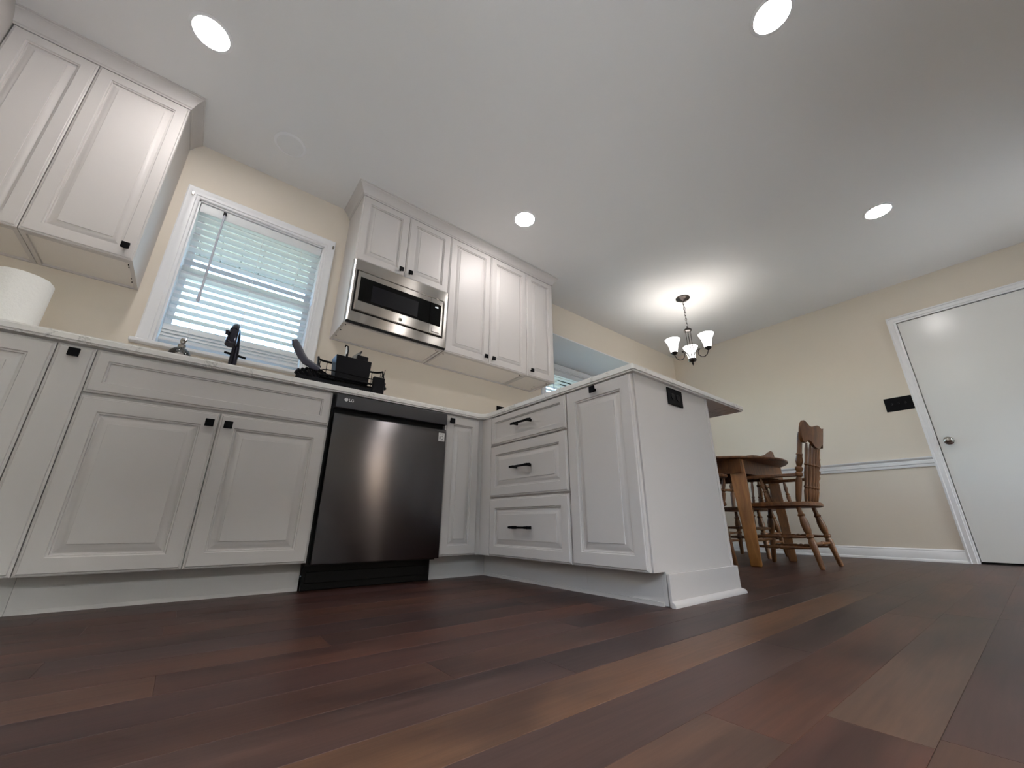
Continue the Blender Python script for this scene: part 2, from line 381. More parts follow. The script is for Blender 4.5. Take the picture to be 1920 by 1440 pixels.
def blind(root_label, T, w_, ztop, zlow, ncl, cat_group=None, wand_x=None, stack=4, pitch=.0435, cords=(.17, .5, .83)):
    """horizontal slat blind; local x 0..w_, y depth centre 0, hung from ztop"""
    r = thing('window_blind', root_label, 'blind', T @ Vector((w_ / 2, 0, zlow)), cat_group)
    part('headrail', MB().box(0, w_, -.028, .028, ztop - .042, ztop).xf(T), 'slat', r, bevel=.003)
    vb = MB().prism([(-.032, ztop - .056), (-.029, ztop - .058), (-.029, ztop - .002), (-.035, ztop - .002), (-.037, ztop - .03)], 'x', .001, w_ - .001).xf(T)
    part('valance', vb, 'slat', r)
    proto = None
    def slat(z, tilt, nm='slat'):
        nonlocal proto
        c = Vector((w_ / 2, 0, z)); R = Matrix.Rotation(tilt, 4, 'X')
        l = []
        for a, b_ in ((-.025, -.0012), (-.012, .0008), (.012, .0008), (.025, -.0012), (.025, .0014), (.012, .0034), (-.012, .0034), (-.025, .0014)): l.append((a, b_))
        if proto is None or abs(tilt) > .3:
            q = MB().prism(l, 'x', -w_ / 2 + .003, w_ / 2 - .003).xf(R).xf(Matrix.Translation(c)).xf(T)
            o = part(nm, q, 'slat', r)
            if abs(tilt) <= .3: proto = (o, z)
        else:
            o = proto[0].copy(); COL.objects.link(o); o.location.z = proto[0].location.z + (z - proto[1])
        return o
    z = ztop - .080
    while z > zlow + .02 + stack * .018 + .02:
        slat(z, math.radians(-2.5)); z -= pitch
    for k in range(stack): slat(zlow + .034 + k * .0185, math.radians(58))
    part('bottom_rail', MB().box(.002, w_ - .002, -.026, .026, zlow, zlow + .018).xf(T), 'slat', r, bevel=.003)
    for cx in cords:
        q = MB()
        for yy in (-.027, .027): q.box(w_ * cx - .0009, w_ * cx + .0009, yy - .0009, yy + .0009, zlow + .01, ztop - .04)
        part('ladder_cord', q.xf(T), 'white_plastic', r, smooth=False)
    if wand_x is not None:
        a = Vector((wand_x, -.045, ztop - .03)); b_ = Vector((wand_x - .004, -.052, ztop - .63))
        part('wand', MB().turned(a, b_, [(0, .004), (.02, .0055), (.9, .0055), (.93, .0075), (.985, .0085), (1, .005)], 8).xf(T), 'wand', r)
        part('wand_hook', MB().box(wand_x - .008, wand_x + .008, -.052, -.030, ztop - .03, ztop - .014).xf(T), 'black_plastic', r)
    return r

def window_unit(name, T, x0, x1, z0, z1, label, clips=False, stool=True):
    """local frame: wall face y=0, outside +y.  T places it."""
    h = holder(name, T @ Vector(((x0 + x1) / 2, 0, z0)), label)
    c = MB(); frame_sweep(c, x0, x1, z0 + .012, z1, CAS); part('casing', c.xf(T), 'trim', h)
    jm = MB(); jm.box(x0 - .001, x0 + .008, -.001, WT, z0, z1); jm.box(x1 - .008, x1 + .001, -.001, WT, z0, z1); jm.box(x0, x1, -.001, WT, z1 - .008, z1 + .001)
    part('jamb', jm.xf(T), 'trim', h)
    if stool:
        s_ = MB(); s_.box(x0 - .085, x1 + .085, -.042, 0, z0 - .006, z0 + .013); s_.box(x0, x1, 0, WT, z0 - .006, z0 + .013)
        part('stool', s_.xf(T), 'trim', h, bevel=.003)
    zm = z0 + (z1 - z0) * .53
    a0, a1 = x0 + .008, x1 - .008
    for (nm, za, zb, ya) in (('lower_sash', z0 + .013, zm + .018, .085), ('upper_sash', zm - .018, z1 - .008, .118)):
        q = MB(); q.box(a0, a0 + .032, ya, ya + .03, za, zb); q.box(a1 - .032, a1, ya, ya + .03, za, zb)
        q.box(a0 + .032, a1 - .032, ya, ya + .03, za, za + .036); q.box(a0 + .032, a1 - .032, ya, ya + .03, zb - .036, zb)
        so = part(nm, q.xf(T), 'trim', h)
        part('pane', MB().box(a0 + .03, a1 - .03, ya + .013, ya + .017, za + .03, zb - .03).xf(T), 'glass', so, smooth=False)
    if clips:
        for cx in (x0 - .035, x1 + .052):
            k = MB().turned((cx, -.021, z1 + .012), (cx, -.029, z1 + .012), [(0, .010), (1, .008)], 12)
            k.xf(Matrix.Translation((cx, 0, z1 + .012)) @ Matrix.Diagonal((.7, 1, 1.5, 1)) @ Matrix.Translation((-cx, 0, -z1 - .012)))
            ko = part('curtain_bracket', k.xf(T), 'chrome', h)
    return h
I4 = Matrix.Identity(4)
window_unit('window_1', I4, wx0, wx1, wz0, wz1, 'white cased double hung window above the sink', clips=True)
blind('white slatted blind over the sink window, partly gathered at the bottom', Matrix.Translation((wx0 + .012, .034, 0)), wx1 - wx0 - .024, 2.052, 1.172, 3, None, wand_x=.118)

# ------------------------------------------------------------------ bay in the dining corner
B0, B1 = Vector((2.40, .57, 0)), Vector((3.76, .57, 0))
sw, sx0, sx1 = .72, .11, .0
def seg_T(p, q):
    d = (q - p).normalized(); n = Vector((-d.y, d.x, 0))   # outside
    return Matrix(((d.x, n.x, 0, p.x), (d.y, n.y, 0, p.y), (0, 0, 1, 0), (0, 0, 0, 1))), (q - p).length
A0 = Vector((bx0, .10, 0)); A1 = Vector((bx1, .10, 0))
zs_, zh = .80, 2.026
def bay_wall(name, p, q, label, x0=None, x1=None):
    T, ln = seg_T(p, q)
    a = .13 if x0 is None else x0; b_ = ln - .13 if x1 is None else ln - x1
    mb = MB(); mb.box(0, a, 0, WT, 0, bz1); mb.box(b_, ln, 0, WT, 0, bz1); mb.box(a, b_, 0, WT, 0, zs_); mb.box(a, b_, 0, WT, zh, bz1)
    struct(name, mb.xf(T), 'wall', label=label); return T, a, b_
T2, a2, b2 = bay_wall('wall_bay_back', B0, B1, 'beige wall of the bay under its back window')
T3, a3, b3 = bay_wall('wall_bay_left', A0, B0, 'beige slanted left wall of the bay', .14, .09)
T4, a4, b4 = bay_wall('wall_bay_right', B1, A1, 'beige slanted right wall of the bay', .09, .14)
struct('trim_5', MB().box(bx0 + .0005, bx1 - .0005, .0008, WT, bz1, bz1 + .0115).box(bx0, bx1, WT, 1.2, bz1, bz1 + .12), 'ceiling', label='lowered white ceiling of the bay')
window_unit('window_2', T2, a2, b2, zs_, zh, 'white cased window at the back of the bay')
window_unit('window_3', T3, a3, b3, zs_, zh, 'white cased window on the slanted left side of the bay')
window_unit('window_4', T4, a4, b4, zs_, zh, 'white cased window on the slanted right side of the bay')
blind('white slatted blind in the bay back window behind the peninsula', T2 @ Matrix.Translation((a2 + .012, .03, 0)), b2 - a2 - .024, 2.012, .84, 3, wand_x=.11, stack=2)
blind('white slatted blind in the slanted bay window by the wall cabinets', T3 @ Matrix.Translation((a3 + .012, .03, 0)), b3 - a3 - .024, 2.012, .84, 3, stack=2, cords=(.25, .75))
# jambs of the opening
struct('trim_6', MB().box(bx0 - .001, bx0 + .002, 0, .14, 0, bz1).box(bx1 - .002, bx1 + .001, 0, .14, 0, bz1), 'wall', label='plain beige reveal of the bay opening')

# eave outside the kitchen window
ev = holder('roof_eave', (0, .55, 2.22), 'white eave over the windows outside')
x = -2.2; sb = None
while x < 1.75:
    if sb is None:
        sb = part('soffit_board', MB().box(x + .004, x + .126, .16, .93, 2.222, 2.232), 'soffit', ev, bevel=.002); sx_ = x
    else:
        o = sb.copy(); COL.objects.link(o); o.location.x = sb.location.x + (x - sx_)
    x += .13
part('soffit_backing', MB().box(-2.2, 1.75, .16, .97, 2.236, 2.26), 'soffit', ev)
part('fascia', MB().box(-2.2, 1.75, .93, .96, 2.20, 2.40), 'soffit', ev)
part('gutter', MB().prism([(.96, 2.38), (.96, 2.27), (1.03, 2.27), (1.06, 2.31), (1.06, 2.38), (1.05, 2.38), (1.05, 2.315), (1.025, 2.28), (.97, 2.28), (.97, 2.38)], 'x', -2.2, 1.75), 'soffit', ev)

# ------------------------------------------------------------------ door, chair rail, baseboards on the right wall
TR = Matrix(((0, 1, 0, XW), (-1, 0, 0, 0), (0, 0, 1, 0), (0, 0, 0, 1)))     # local x -> -y, local y(+out) -> +x, so local -y faces the room
d1 = holder('door_1', (XW, (dy0 + dy1) / 2, 0), 'plain white flush door in the right wall')
c = MB(); frame_sweep(c, -dy0, -dy1, 0, dz, [(0, .02), (0, -.006), (.003, -.010), (.014, -.011), (.018, -.015), (.044, -.014), (.050, -.018), (.062, -.016), (.062, 0)])
part('casing', c.xf(TR), 'trim', d1)
part('jamb', MB().box(-dy0 - .012, -dy0, .0, .12, 0, dz).box(-dy1, -dy1 + .012, .0, .12, 0, dz).box(-dy0 - .012, -dy1 + .012, .0, .12, dz, dz + .012).xf(TR), 'trim', d1)
leaf = part('door_leaf', MB().box(-dy0 + .004, -dy1 - .004, .002, .037, .016, dz - .004).xf(TR), 'door', d1, bevel=.0015)
part('latch_plate', MB().box(-dy0 - .0005, -dy0 + .003, -.004, .012, .915, .975).xf(TR), 'bronze', d1)
kn = MB(); kx, kz = 2.285, .946
kn.turned((kx, .003, kz), (kx, -.062, kz), [(0, .032), (.08, .032), (.14, .027), (.18, .013), (.42, .012), (.5, .020), (.62, .0275), (.8, .0275), (.92, .021), (1, .008)], 20)
part('knob', kn.xf(TR), 'chrome', leaf)
part('threshold', MB().box(-dy0 - .01, -dy1 + .01, .0, .12, -.002, .006).xf(TR), 'threshold', d1)
part('backing', MB().box(-dy0, -dy1, .06, .115, .0, dz).xf(TR), 'gap', d1)

def rail_prism(y0, y1, prof): return MB().prism([(XW - o, z) for o, z in prof], 'y', y0, y1)
rp = [(0, .752), (.010, .752), (.012, .762), (.012, .772), (.017, .778), (.017, .800), (.012, .806), (.014, .812), (.024, .818), (.028, .824), (.028, .831), (0, .833)]
struct('trim_1', rail_prism(-2.159, 0, rp), 'trim', label='white chair rail on the right wall')
bp_ = [(0, 0), (.026, 0), (.026, .006), (.022, .016), (.014, .020), (.014, .076), (.010, .082), (.011, .088), (.006, .097), (0, .098)]
struct('baseboard_right', rail_prism(-2.159, 0, bp_), 'trim', label='white baseboard on the right wall')
struct('baseboard_far_right', rail_prism(YF, -3.083, bp_), 'trim', label='white baseboard beyond the door')
struct('baseboard_front', MB().prism([(YF + o, z) for o, z in bp_], 'x', XL, XW), 'trim', label='white baseboard behind the camera')
struct('baseboard_left', MB().prism([(XL + o, z) for o, z in bp_], 'y', YF, -.66), 'trim', label='white baseboard on the left wall')
struct('baseboard_back', MB().prism([(-o, z) for o, z in bp_], 'x', 1.56, bx0), 'trim', label='white baseboard behind the peninsula')

# switch plate (three toggles)
def wall_plate(name, label, cat, T, w_, h_, kind):
    r = thing(name, label, cat, T @ Vector((0, 0, -h_ / 2)))
    part('plate', MB().box(-w_ / 2, w_ / 2, -.006, 0, -h_ / 2, h_ / 2).xf(T), 'black', r, bevel=.0025)
    if kind == 'switch':
        for k in (-1, 0, 1):
            part('toggle', MB().box(k * .046 - .005, k * .046 + .005, -.018, -.005, -.004, .012).xf(T), 'black_plastic', r, bevel=.001)
    else:
        rot = Matrix.Rotation(PI / 2, 4, 'Y') if kind == 'flat' else I4
        for k in (-1, 1):
            q = MB().turned((0, -.005, k * .021), (0, -.0085, k * .021), [(0, .016), (1, .0155)], 16).xf(rot)
            ro = part('receptacle', q.xf(T), 'black_plastic', r)
            q = MB().box(-.007, -.0045, -.0095, -.008, k * .021 - .002, k * .021 + .006); q.box(.0045, .007, -.0095, -.008, k * .021 - .001, k * .021 + .005)
            part('slot', q.xf(rot).xf(T), 'gap', ro, smooth=False)
    return r
wall_plate('light_switch', 'black three toggle switch plate on the wall beside the door', 'light switch', TR @ Matrix.Translation((2.062, 0, 1.317)), .187, .124, 'switch')
wall_plate('power_outlet', 'black outlet plate on the end panel of the peninsula', 'outlet', Matrix.Translation((1.190, -1.7005, .820)), .123, .080, 'flat')
wall_plate('power_outlet', 'black outlet on the backsplash just above the inner counter corner', 'outlet', Matrix.Translation((1.462, 0, 1.148)), .078, .122, 'upright')

# ------------------------------------------------------------------ cabinet fronts
RAISED = [(0, .0, .019), (0, .0, .0065), (.0035, .0, .0045), (.0065, 0, .0042), (.0075, 0, .0015), (.0095, 0, 0), (.053, 0, 0), (.0555, 0, .0050), (.0600, 0, .0056), (.0612, 0, .0120), (.0655, 0, .0125), (.074, 0, .0095), (.084, 0, .0048), (.091, 0, .0035), (.0915, 0, .0012), (.0925, 0, .0008)]
FLAT = RAISED[:6] + [(.038, 0, 0), (.040, 0, .0045), (.044, 0, .0050), (.0452, 0, .0100), (.047, 0, .0100)]
SLAB = RAISED[:6]
def front_mb(w_, h_, prof, sc=1.0):
    """panel front: local x 0..w, z 0..h, face at y=0 looking to -y, body behind"""
    mb = MB(); ls = []
    for ins, _, d in prof:
        i = ins if ins < .02 else .009 + (ins - .009) * sc
        ls.append([(i, d, i), (w_ - i, d, i), (w_ - i, d, h_ - i), (i, d, h_ - i)])
    mb.rings(ls, True, True); return mb
def knob_mb():
    mb = MB(); mb.box(-.006, .006, -.020, 0, -.006, .006); mb.box(-.0145, .0145, -.027, -.019, -.0145, .0145); return mb
def pull_mb(l=.165):
    mb = MB(); mb.box(-l / 2, l / 2, -.034, -.025, -.005, .005)
    for k in (-1, 1): mb.box(k * .056 - .005, k * .056 + .005, -.027, 0, -.007, .007)
    for k in (-1, 1): mb.box(k * .056 - .013, k * .056 + .013, -.036, -.024, -.006, .006)
    return mb
def add_front(name, T, x0, x1, z0, z1, prof, parent, hw=None, sc=1.0):
    g = .0016
    f = part(name, front_mb(x1 - x0 - 2 * g, z1 - z0 - 2 * g, prof, sc).xf(Matrix.Translation((x0 + g, 0, z0 + g))).xf(T), 'cab', parent, sharp=.35)
    if hw:
        kind, hx, hz = hw
        part('knob' if kind == 'knob' else 'handle', (knob_mb() if kind == 'knob' else pull_mb()).xf(Matrix.Translation((hx, 0, hz))).xf(T), 'black', f, bevel=.001)
    return f
TB = Matrix.Translation((0, yD, 0))                                        # base run
TP = Matrix(((0, 1, 0, .870), (-1, 0, 0, 0), (0, 0, 1, 0), (0, 0, 0, 1)))   # local x -> -y ; local -y -> -x
TU = Matrix.Translation((0, yU, 0))
zdb, zdt = .113, .868

def base_carcass(x0, x1, parent, y1=-.003, ya=yB):
    part('carcass', MB().box(x0 + .0005, x1 - .0005, ya, y1, .114, zc0), 'cab', parent)
    tx1 = .961 if x1 > .8 else x1 - .0005
    part('toe_kick', MB().box(x0 + .0005, tx1, -.545, -.53, 0, .1135), 'cab', parent)
    part('shoe_strip', MB().box(x0 + .0005, tx1, -.5465, -.545, 0, .012), 'cab', parent)

c = thing('sink_base_cabinet', 'wide white sink cabinet with two raised panel doors below a long blank drawer front', 'cabinet', (-.413, -.31, 0)); base_carcass(-.822, -.003, c)
add_front('drawer_front', TB, -.822, -.003, .706, zdt, FLAT, c)
add_front('door', TB, -.822, -.4175, zdb, .696, RAISED, c, ('knob', -.447, .648))
add_front('door', TB, -.4175, -.003, zdb, .696, RAISED, c, ('knob', -.385, .648))
c = thing('pullout_base_cabinet', 'very narrow white slab fronted base cabinet left of the sink cabinet', 'cabinet', (-.87, -.31, 0)); base_carcass(-.921, -.822, c)
add_front('door', TB, -.921, -.822, zdb, zdt, SLAB, c, ('knob', -.871, .834))
c = thing('corner_base_cabinet', 'white base cabinet cut off by the left edge, under the paper towels', 'cabinet', (-1.38, -.31, 0)); base_carcass(XL, -.921, c)
add_front('door', TB, -1.26, -.921, zdb, zdt, RAISED, c)
add_front('door', TB, -1.60, -1.26, zdb, zdt, RAISED, c, ('knob', -1.57, .82))
c = thing('narrow_base_cabinet', 'white one door base cabinet between the dishwasher and the drawers', 'cabinet', (.75, -.31, 0)); base_carcass(.613, .880, c)
part('filler', MB().box(.8495, .8895, -.6135, -.60, .113, zc0), 'cab', c)
add_front('door', TB, .613, .848, zdb, zdt, RAISED, c, ('knob', .645, .829), sc=.9)
# peninsula units (they look to -x)
def pen_carcass(y0, y1, parent):
    part('carcass', MB().box(.890, 1.480, y1, y0, .114, zc0), 'cab', parent)
    part('toe_kick', MB().box(.962, .974, y1, y0 if y0 < -.7 else -.53, 0, .1135), 'cab', parent)
    part('shoe_strip', MB().box(.955, .962, y1, y0 if y0 < -.7 else -.551, 0, .014), 'cab', parent)
c = thing('drawer_base_cabinet', 'white three drawer cabinet on the inner side of the peninsula', 'cabinet', (1.18, -1.0, 0)); pen_carcass(-.6145, -1.324, c)
part('filler', MB().box(.8765, .8895, -.710, -.6145, .114, zc0), 'cab', c)
add_front('drawer_front', TP, .712, 1.323, .699, zdt, FLAT, c, ('pull', 1.020, .785), .8)
add_front('drawer_front', TP, .712, 1.323, .413, .694, RAISED, c, ('pull', 1.012, .556), .9)
add_front('drawer_front', TP, .712, 1.323, zdb, .406, RAISED, c, ('pull', 1.008, .258), .9)
c = thing('peninsula_end_cabinet', 'white cabinet with one tall door at the end of the peninsula', 'cabinet', (1.18, -1.51, 0)); pen_carcass(-1.3245, -1.684, c)
add_front('door', TP, 1.327, 1.696, zdb, zdt, RAISED, c, ('knob', 1.510, .838))
ep = part('end_panel', MB().prism([(.892, .114), (.962, .114), (.962, .003), (1.491, .003), (1.491, zc0 - .001), (.892, zc0 - .001)], 'y', -1.700, -1.6845), 'cab', c)
part('corner_trim', MB().box(1.474, 1.4935, -1.7035, -1.682, .108, zc0 - .001), 'cab', c, bevel=.001)
part('back_panel', MB().box(1.4805, 1.4925, -1.681, -.002, .003, zc0 - .001), 'cab', c)
# base board and shoe round the end of the peninsula
q = MB(); ox, oy = 1.5065, -1.7145
q.box(.962, ox, oy, -1.7035, .0, .1075); q.box(1.4937, ox, -1.7035, -.03, .0, .1075)
q2 = MB()
def shoe_loop(o, z): return [(.956, oy - o, z), (ox + o, oy - o, z), (ox + o, -.03, z)]
ls = [shoe_loop(o, z) for o, z in ((0, 0), (.016, 0), (.016, .006), (.012, .014), (.004, .019), (0, .020))]; q2.rings(ls + [ls[0]], False, False, closed=False)
i = len(q2.v); q2.v += [l[0] for l in ls]; q2.f.append(tuple(range(i, i + 6)))
part('base_board', q, 'cab', c, bevel=.001); part('shoe_moulding', q2, 'cab', c)

# ------------------------------------------------------------------ dishwasher
d = thing('dishwasher', 'dark stainless dishwasher with a pocket handle between the white cabinets', 'dishwasher', (.305, -.3, 0))
part('tub', MB().box(-.002, .612, -.600, -.01, .10, zc0 - .004), 'gap', d)
part('door', MB().prism([(-.600, .109), (-.650, .109), (-.653, .113), (-.653, .757), (-.650, .766), (-.643, .771), (-.636, .768), (-.632, .760), (-.600, .750)], 'x', .009, .607), 'dark_steel', d, sharp=.8)
cs = part('control_strip', MB().prism([(-.60, .800), (-.655, .797), (-.657, .801), (-.655, .860), (-.650, .864), (-.60, .864)], 'x', .009, .607), 'strip', d)
part('handle_pocket', MB().box(.011, .605, -.612, -.600, .752, .800), 'black_plastic', d)
part('kick_plate', MB().box(-.001, .598, -.578, -.565, .002, .100).box(.01, .59, -.583, -.578, .03, .075), 'kick', d, bevel=.002)
def circ(cx, cz, r, n=28): return [(cx + r * math.cos(2 * PI * k / n), cz + r * math.sin(2 * PI * k / n)) for k in range(n)]
lg = MB().prism(circ(.0515, .8385, .0085), 'y', -.6572, -.6562)
lg.join(text_mb('LG', .0195, .0006, Matrix.Translation((.0635, -.6572, .8315)) @ FRONT, .0004))
part('brand_mark', lg, 'print', cs, smooth=False)
lk = MB()
lk.rings([[(x_, -.6577, z_) for x_, z_ in circ(.0515, .8385, r_)] for r_ in (.0050, .0041)], False, False)
lk.box(.0508, .0514, -.6577, -.6574, .8360, .8415).box(.0514, .0540, -.6577, -.6574, .8360, .8366)
part('brand_mark_lines', lk, 'strip', cs, smooth=False)
st = part('sticker', MB().box(.5615, .598, -.6540, -.6533, .7025, .7485), 'sticker', d, smooth=False)
q = MB().box(.5665, .5695, -.6545, -.6541, .7125, .7305)
q.rings([[(x_, -.6544, z_) for x_, z_ in circ(.5815, .7215, r_)] for r_ in (.0100, .0075)], False, False)
q.join(text_mb('INVERTER', .0058, .0003, Matrix.Translation((.5655, -.6544, .7415)) @ FRONT)).join(text_mb('DIRECT DRIVE', .0042, .0003, Matrix.Translation((.5655, -.6544, .7365)) @ FRONT))
q.join(text_mb('YEAR', .0036, .0003, Matrix.Translation((.5772, -.6544, .7202)) @ FRONT)).join(text_mb('WARRANTY', .0052, .0003, Matrix.Translation((.5655, -.6544, .7060)) @ FRONT))
part('sticker_print', q, 'ink', st, smooth=False)

# ------------------------------------------------------------------ countertop
def rounded(pts):
    out = []
    for p, r in pts: out.append((p, r))
    res = []
    n = len(out)
    for i in range(n):
        p, r = Vector(out[i][0]), out[i][1]
        if r <= 0: res.append(tuple(p)); continue
        a = (Vector(out[i - 1][0]) - p).normalized(); b_ = (Vector(out[(i + 1) % n][0]) - p).normalized()
        s0, s1 = p + a * r, p + b_ * r; cc = p + a * r + b_ * r
        for k in range(7):
            t = k / 6 * PI / 2; res.append(tuple(cc - b_ * r * math.cos(t) - a * r * math.sin(t)))
    return res
cp = rounded([((XL + .001, -.001), 0), ((XL + .001, -.651), 0), ((.862, -.651), .038), ((.862, -1.721), .012), ((1.884, -1.721), .012), ((1.884, -.001), 0)])
b = bmesh.new(); vs = [b.verts.new((x, y, zc0)) for x, y in cp]; f = b.faces.new(vs)
e = bmesh.ops.extrude_face_region(b, geom=[f]); bmesh.ops.translate(b, verts=[v for v in e['geom'] if isinstance(v, bmesh.types.BMVert)], vec=(0, 0, zc1 - zc0))
bmesh.ops.recalc_face_normals(b, faces=b.faces)
es = [ed for ed in b.edges if abs(ed.verts[0].co.z - ed.verts[1].co.z) < 1e-5]
bmesh.ops.bevel(b, geom=es, offset=.007, segments=3, affect='EDGES')
me = bpy.data.meshes.new('countertop'); b.to_mesh(me); b.free(); me.polygons.foreach_set('use_smooth', [True] * len(me.polygons)); me.set_sharp_from_angle(angle=.6)
me.materials.append(M['quartz']); ct = bpy.data.objects.new('countertop', me); COL.objects.link(ct)
tag(ct, 'white veined stone worktop running over the base cabinets and the peninsula', 'countertop')

# ------------------------------------------------------------------ wall cabinets
def upper(name, label, x0, x1, z0, doors, screws=(), z1=zUt, cb=None):
    c = thing(name, label, 'cabinet', ((x0 + x1) / 2, -.15, z0))
    q = MB(); t = .016; a, b_ = x0 + .0012, x1 - .0012; zb = z0 + .003
    q.box(a, a + t, yUb, -.001, zb, z1); q.box(b_ - t, b_, yUb, -.001, zb, z1)
    q.box(a + t, b_ - t, yUb, yUb + .018, zb, zb + .035); q.box(a + t, b_ - t, yUb, -.001, z1 - .016, z1); q.box(a + t, b_ - t, -.012, -.001, zb, z1 - .016)
    part('carcass', q, 'cab', c)
    part('bottom_panel', MB().box(a + t + .0006, b_ - t - .0006, yUb + .019, -.0125, zb + .009, zb + .022), 'cab_in', c)
    part('infill', MB().box(a + t + .001, b_ - t - .001, yUb + .002, -.014, zb + .037, z1 - .018), 'gap', c)
    for sx, sy in screws: part('screw', MB().cyl((sx, sy, zb + .009), (sx, sy, zb + .004), .0035, .0025, 8), 'black', c)
    for (da, db, dz0, dz1, hw) in doors: add_front('door', TU, da, db, dz0, dz1, RAISED, c, hw, .95)
    return c
upper('wall_cabinet', 'white one door wall cabinet just left of the window', -1.2285, -.8765, 1.400, [(-1.2285, -.8765, 1.402, zUt, ('knob', -.914, 1.458))], [(-.897, -.25), (-.897, -.225), (-.897, -.11), (-.897, -.07)])
upper('wall_cabinet', 'white wall cabinet farthest left, cut off by the frame', -1.509, -1.2285, 1.400, [(-1.507, -1.2285, 1.402, zUt, None)])
xa, xb, xc_, xd, xe, xm = .058, .734, 1.115, 1.496, 1.806, .396
mc = upper('wall_cabinet', 'white wall cabinet with two short doors above the microwave', xa, xb, 1.410, [(xa, xm, 1.860, zUt, ('knob', .362, 1.902)), (xm, xb, 1.860, zUt, ('knob', .428, 1.902))], [(.085, -.26), (.082, -.17), (.082, -.07), (.70, -.26)])
upper('wall_cabinet', 'white wall cabinet with two tall doors right of the microwave', xb, xd, 1.405, [(xb, xc_, zU, zUt, ('knob', 1.078, 1.453)), (xc_, xd, zU, zUt, ('knob', 1.146, 1.453))], [(1.46, -.26), (.765, -.25)])
rc = upper('wall_cabinet', 'narrow white one door wall cabinet at the right end of the row', xd, xe, 1.405, [(xd, xe, zU, zUt, ('knob', 1.533, 1.453))], [(1.775, -.24), (1.74, -.12), (1.765, -.06)])
part('side_knob', knob_mb().xf(Matrix(((0, -1, 0, 0), (1, 0, 0, 0), (0, 0, 1, 0), (0, 0, 0, 1)))).xf(Matrix.Translation((xe, -.27, 1.455))), 'black', rc, bevel=.001)
# corner unit turning along the left wall
c = thing('corner_wall_cabinet', 'white wall cabinet turned towards the room in the top left corner', 'cabinet', (-1.67, -.3, 1.4))
part('carcass', MB().box(XL + .001, -1.530, -.86, -.001, 1.40, H - .001), 'cab', c)
part('filler', MB().box(-1.530, -1.511, -.6195, -.002, 1.40, H - .001), 'cab', c)
TL = Matrix(((0, -1, 0, -1.511), (1, 0, 0, 0), (0, 0, 1, 0), (0, 0, 0, 1)))
add_front('door', TL, -.858, -.621, 1.402, 2.44, RAISED, c, ('knob', -.83, 1.45))
# crown mouldings
def crown(name, x0, x1, sides, label):
    prof = [(0, zUt + .001), (.004, zUt + .001), (.006, zUt + .008), (.011, zUt + .012), (.014, zUt + .022), (.024, zUt + .040), (.036, zUt + .054), (.044, zUt + .060), (.046, zUt + .066), (.051, zUt + .068), (.051, H - .0005), (0, H - .0005)]
    q = MB(); yb = -.312
    def loop(o, z):
        l = []
        if 'l' in sides: l += [(x0 - o, -.001, z), (x0 - o, yb - o, z)]
        else: l += [(x0, yb - o, z)]
        if 'r' in sides: l += [(x1 + o, yb - o, z), (x1 + o, -.001, z)]
        else: l += [(x1, yb - o, z)]
        return l
    ls = [loop(o, z) for o, z in prof]; q.rings(ls + [ls[0]], False, False, closed=False)
    struct(name, q, 'cab', label=label)
crown('trim_3', xa + .002, xe - .002, 'lr', 'white crown moulding over the wall cabinets right of the window')
crown('trim_4', -1.511, -.879, 'r', 'white crown moulding over the wall cabinets left of the window')

# ------------------------------------------------------------------ microwave
mw = thing('microwave', 'built-in stainless microwave below the two short cabinet doors', 'microwave', (.39, -.2, 1.413))
q = MB(); ox0, ox1, oz0, oz1 = .0625, .7295, 1.415, 1.850; ix0, ix1, iz0, iz1 = .085, .700, 1.484, 1.772
def rect(x0, x1, z0, z1, y): return [(x0, y, z0), (x1, y, z0), (x1, y, z1), (x0, y, z1)]
q.rings([rect(ox0, ox1, oz0, oz1, -.3205), rect(ox0, ox1, oz0, oz1, -.338), rect(ox0 + .008, ox1 - .008, oz0 + .003, oz1 - .003, -.344), rect(ix0 - .003, ix1 + .003, iz0 - .003, iz1 + .003, -.344), rect(ix0, ix1, iz0, iz1, -.340), rect(ix0, ix1, iz0, iz1, -.3205), rect(ox0, ox1, oz0, oz1, -.3205)], False, False)
part('trim_frame', q, 'steel', mw, sharp=.3)
part('gap_liner', MB().box(ix0 - .002, ix1 + .002, -.332, -.3215, iz0 - .002, iz1 + .002), 'gap', mw)
part('vent_strip', MB().box(.062, .73, -.340, -.322, 1.4085, 1.4145), 'black_plastic', mw)
part('body', MB().box(.09, .70, -.30, -.02, 1.45, 1.80), 'black_plastic', mc)
def shell(x0, x1, z0, z1, l=True, r=True):
    s = MB(); yb, yf = -.3325, -.352; L_ = .006 if l else .0005; R_ = .010 if r else .0005
    s.rings([rect(x0, x1, z0, z1, yb), rect(x0, x1, z0, z1, yf + .006), rect(x0 + L_, x1 - R_, z0 + .003, z1 - .003, yf)], True, True); return s
dm = part('door', shell(.092, .5893, 1.492, 1.764, True, False), 'steel', mw, sharp=.3)
cm = part('control_panel', shell(.5907, .693, 1.492, 1.764, False, True), 'steel', mw, sharp=.3)
g1_ = part('door_glass', MB().box(.109, .5890, -.3535, -.3505, 1.558, 1.7255), 'mwglass', dm, bevel=.001)
part('viewing_window', MB().box(.187, .500, -.3542, -.3536, 1.575, 1.690), 'mwwindow', g1_, smooth=False)
g2_ = part('keypad_glass', MB().box(.5910, .6725, -.3535, -.3505, 1.558, 1.7255), 'mwglass', cm, bevel=.001)
part('clock_display', text_mb('1:30', .0135, .0004, Matrix.Translation((.6255, -.3540, 1.6925)) @ FRONT, .0003), 'display', g2_, smooth=False)
part('open_button', MB().box(.609, .669, -.3550, -.3515, 1.506, 1.535), 'steel', cm, bevel=.0015)
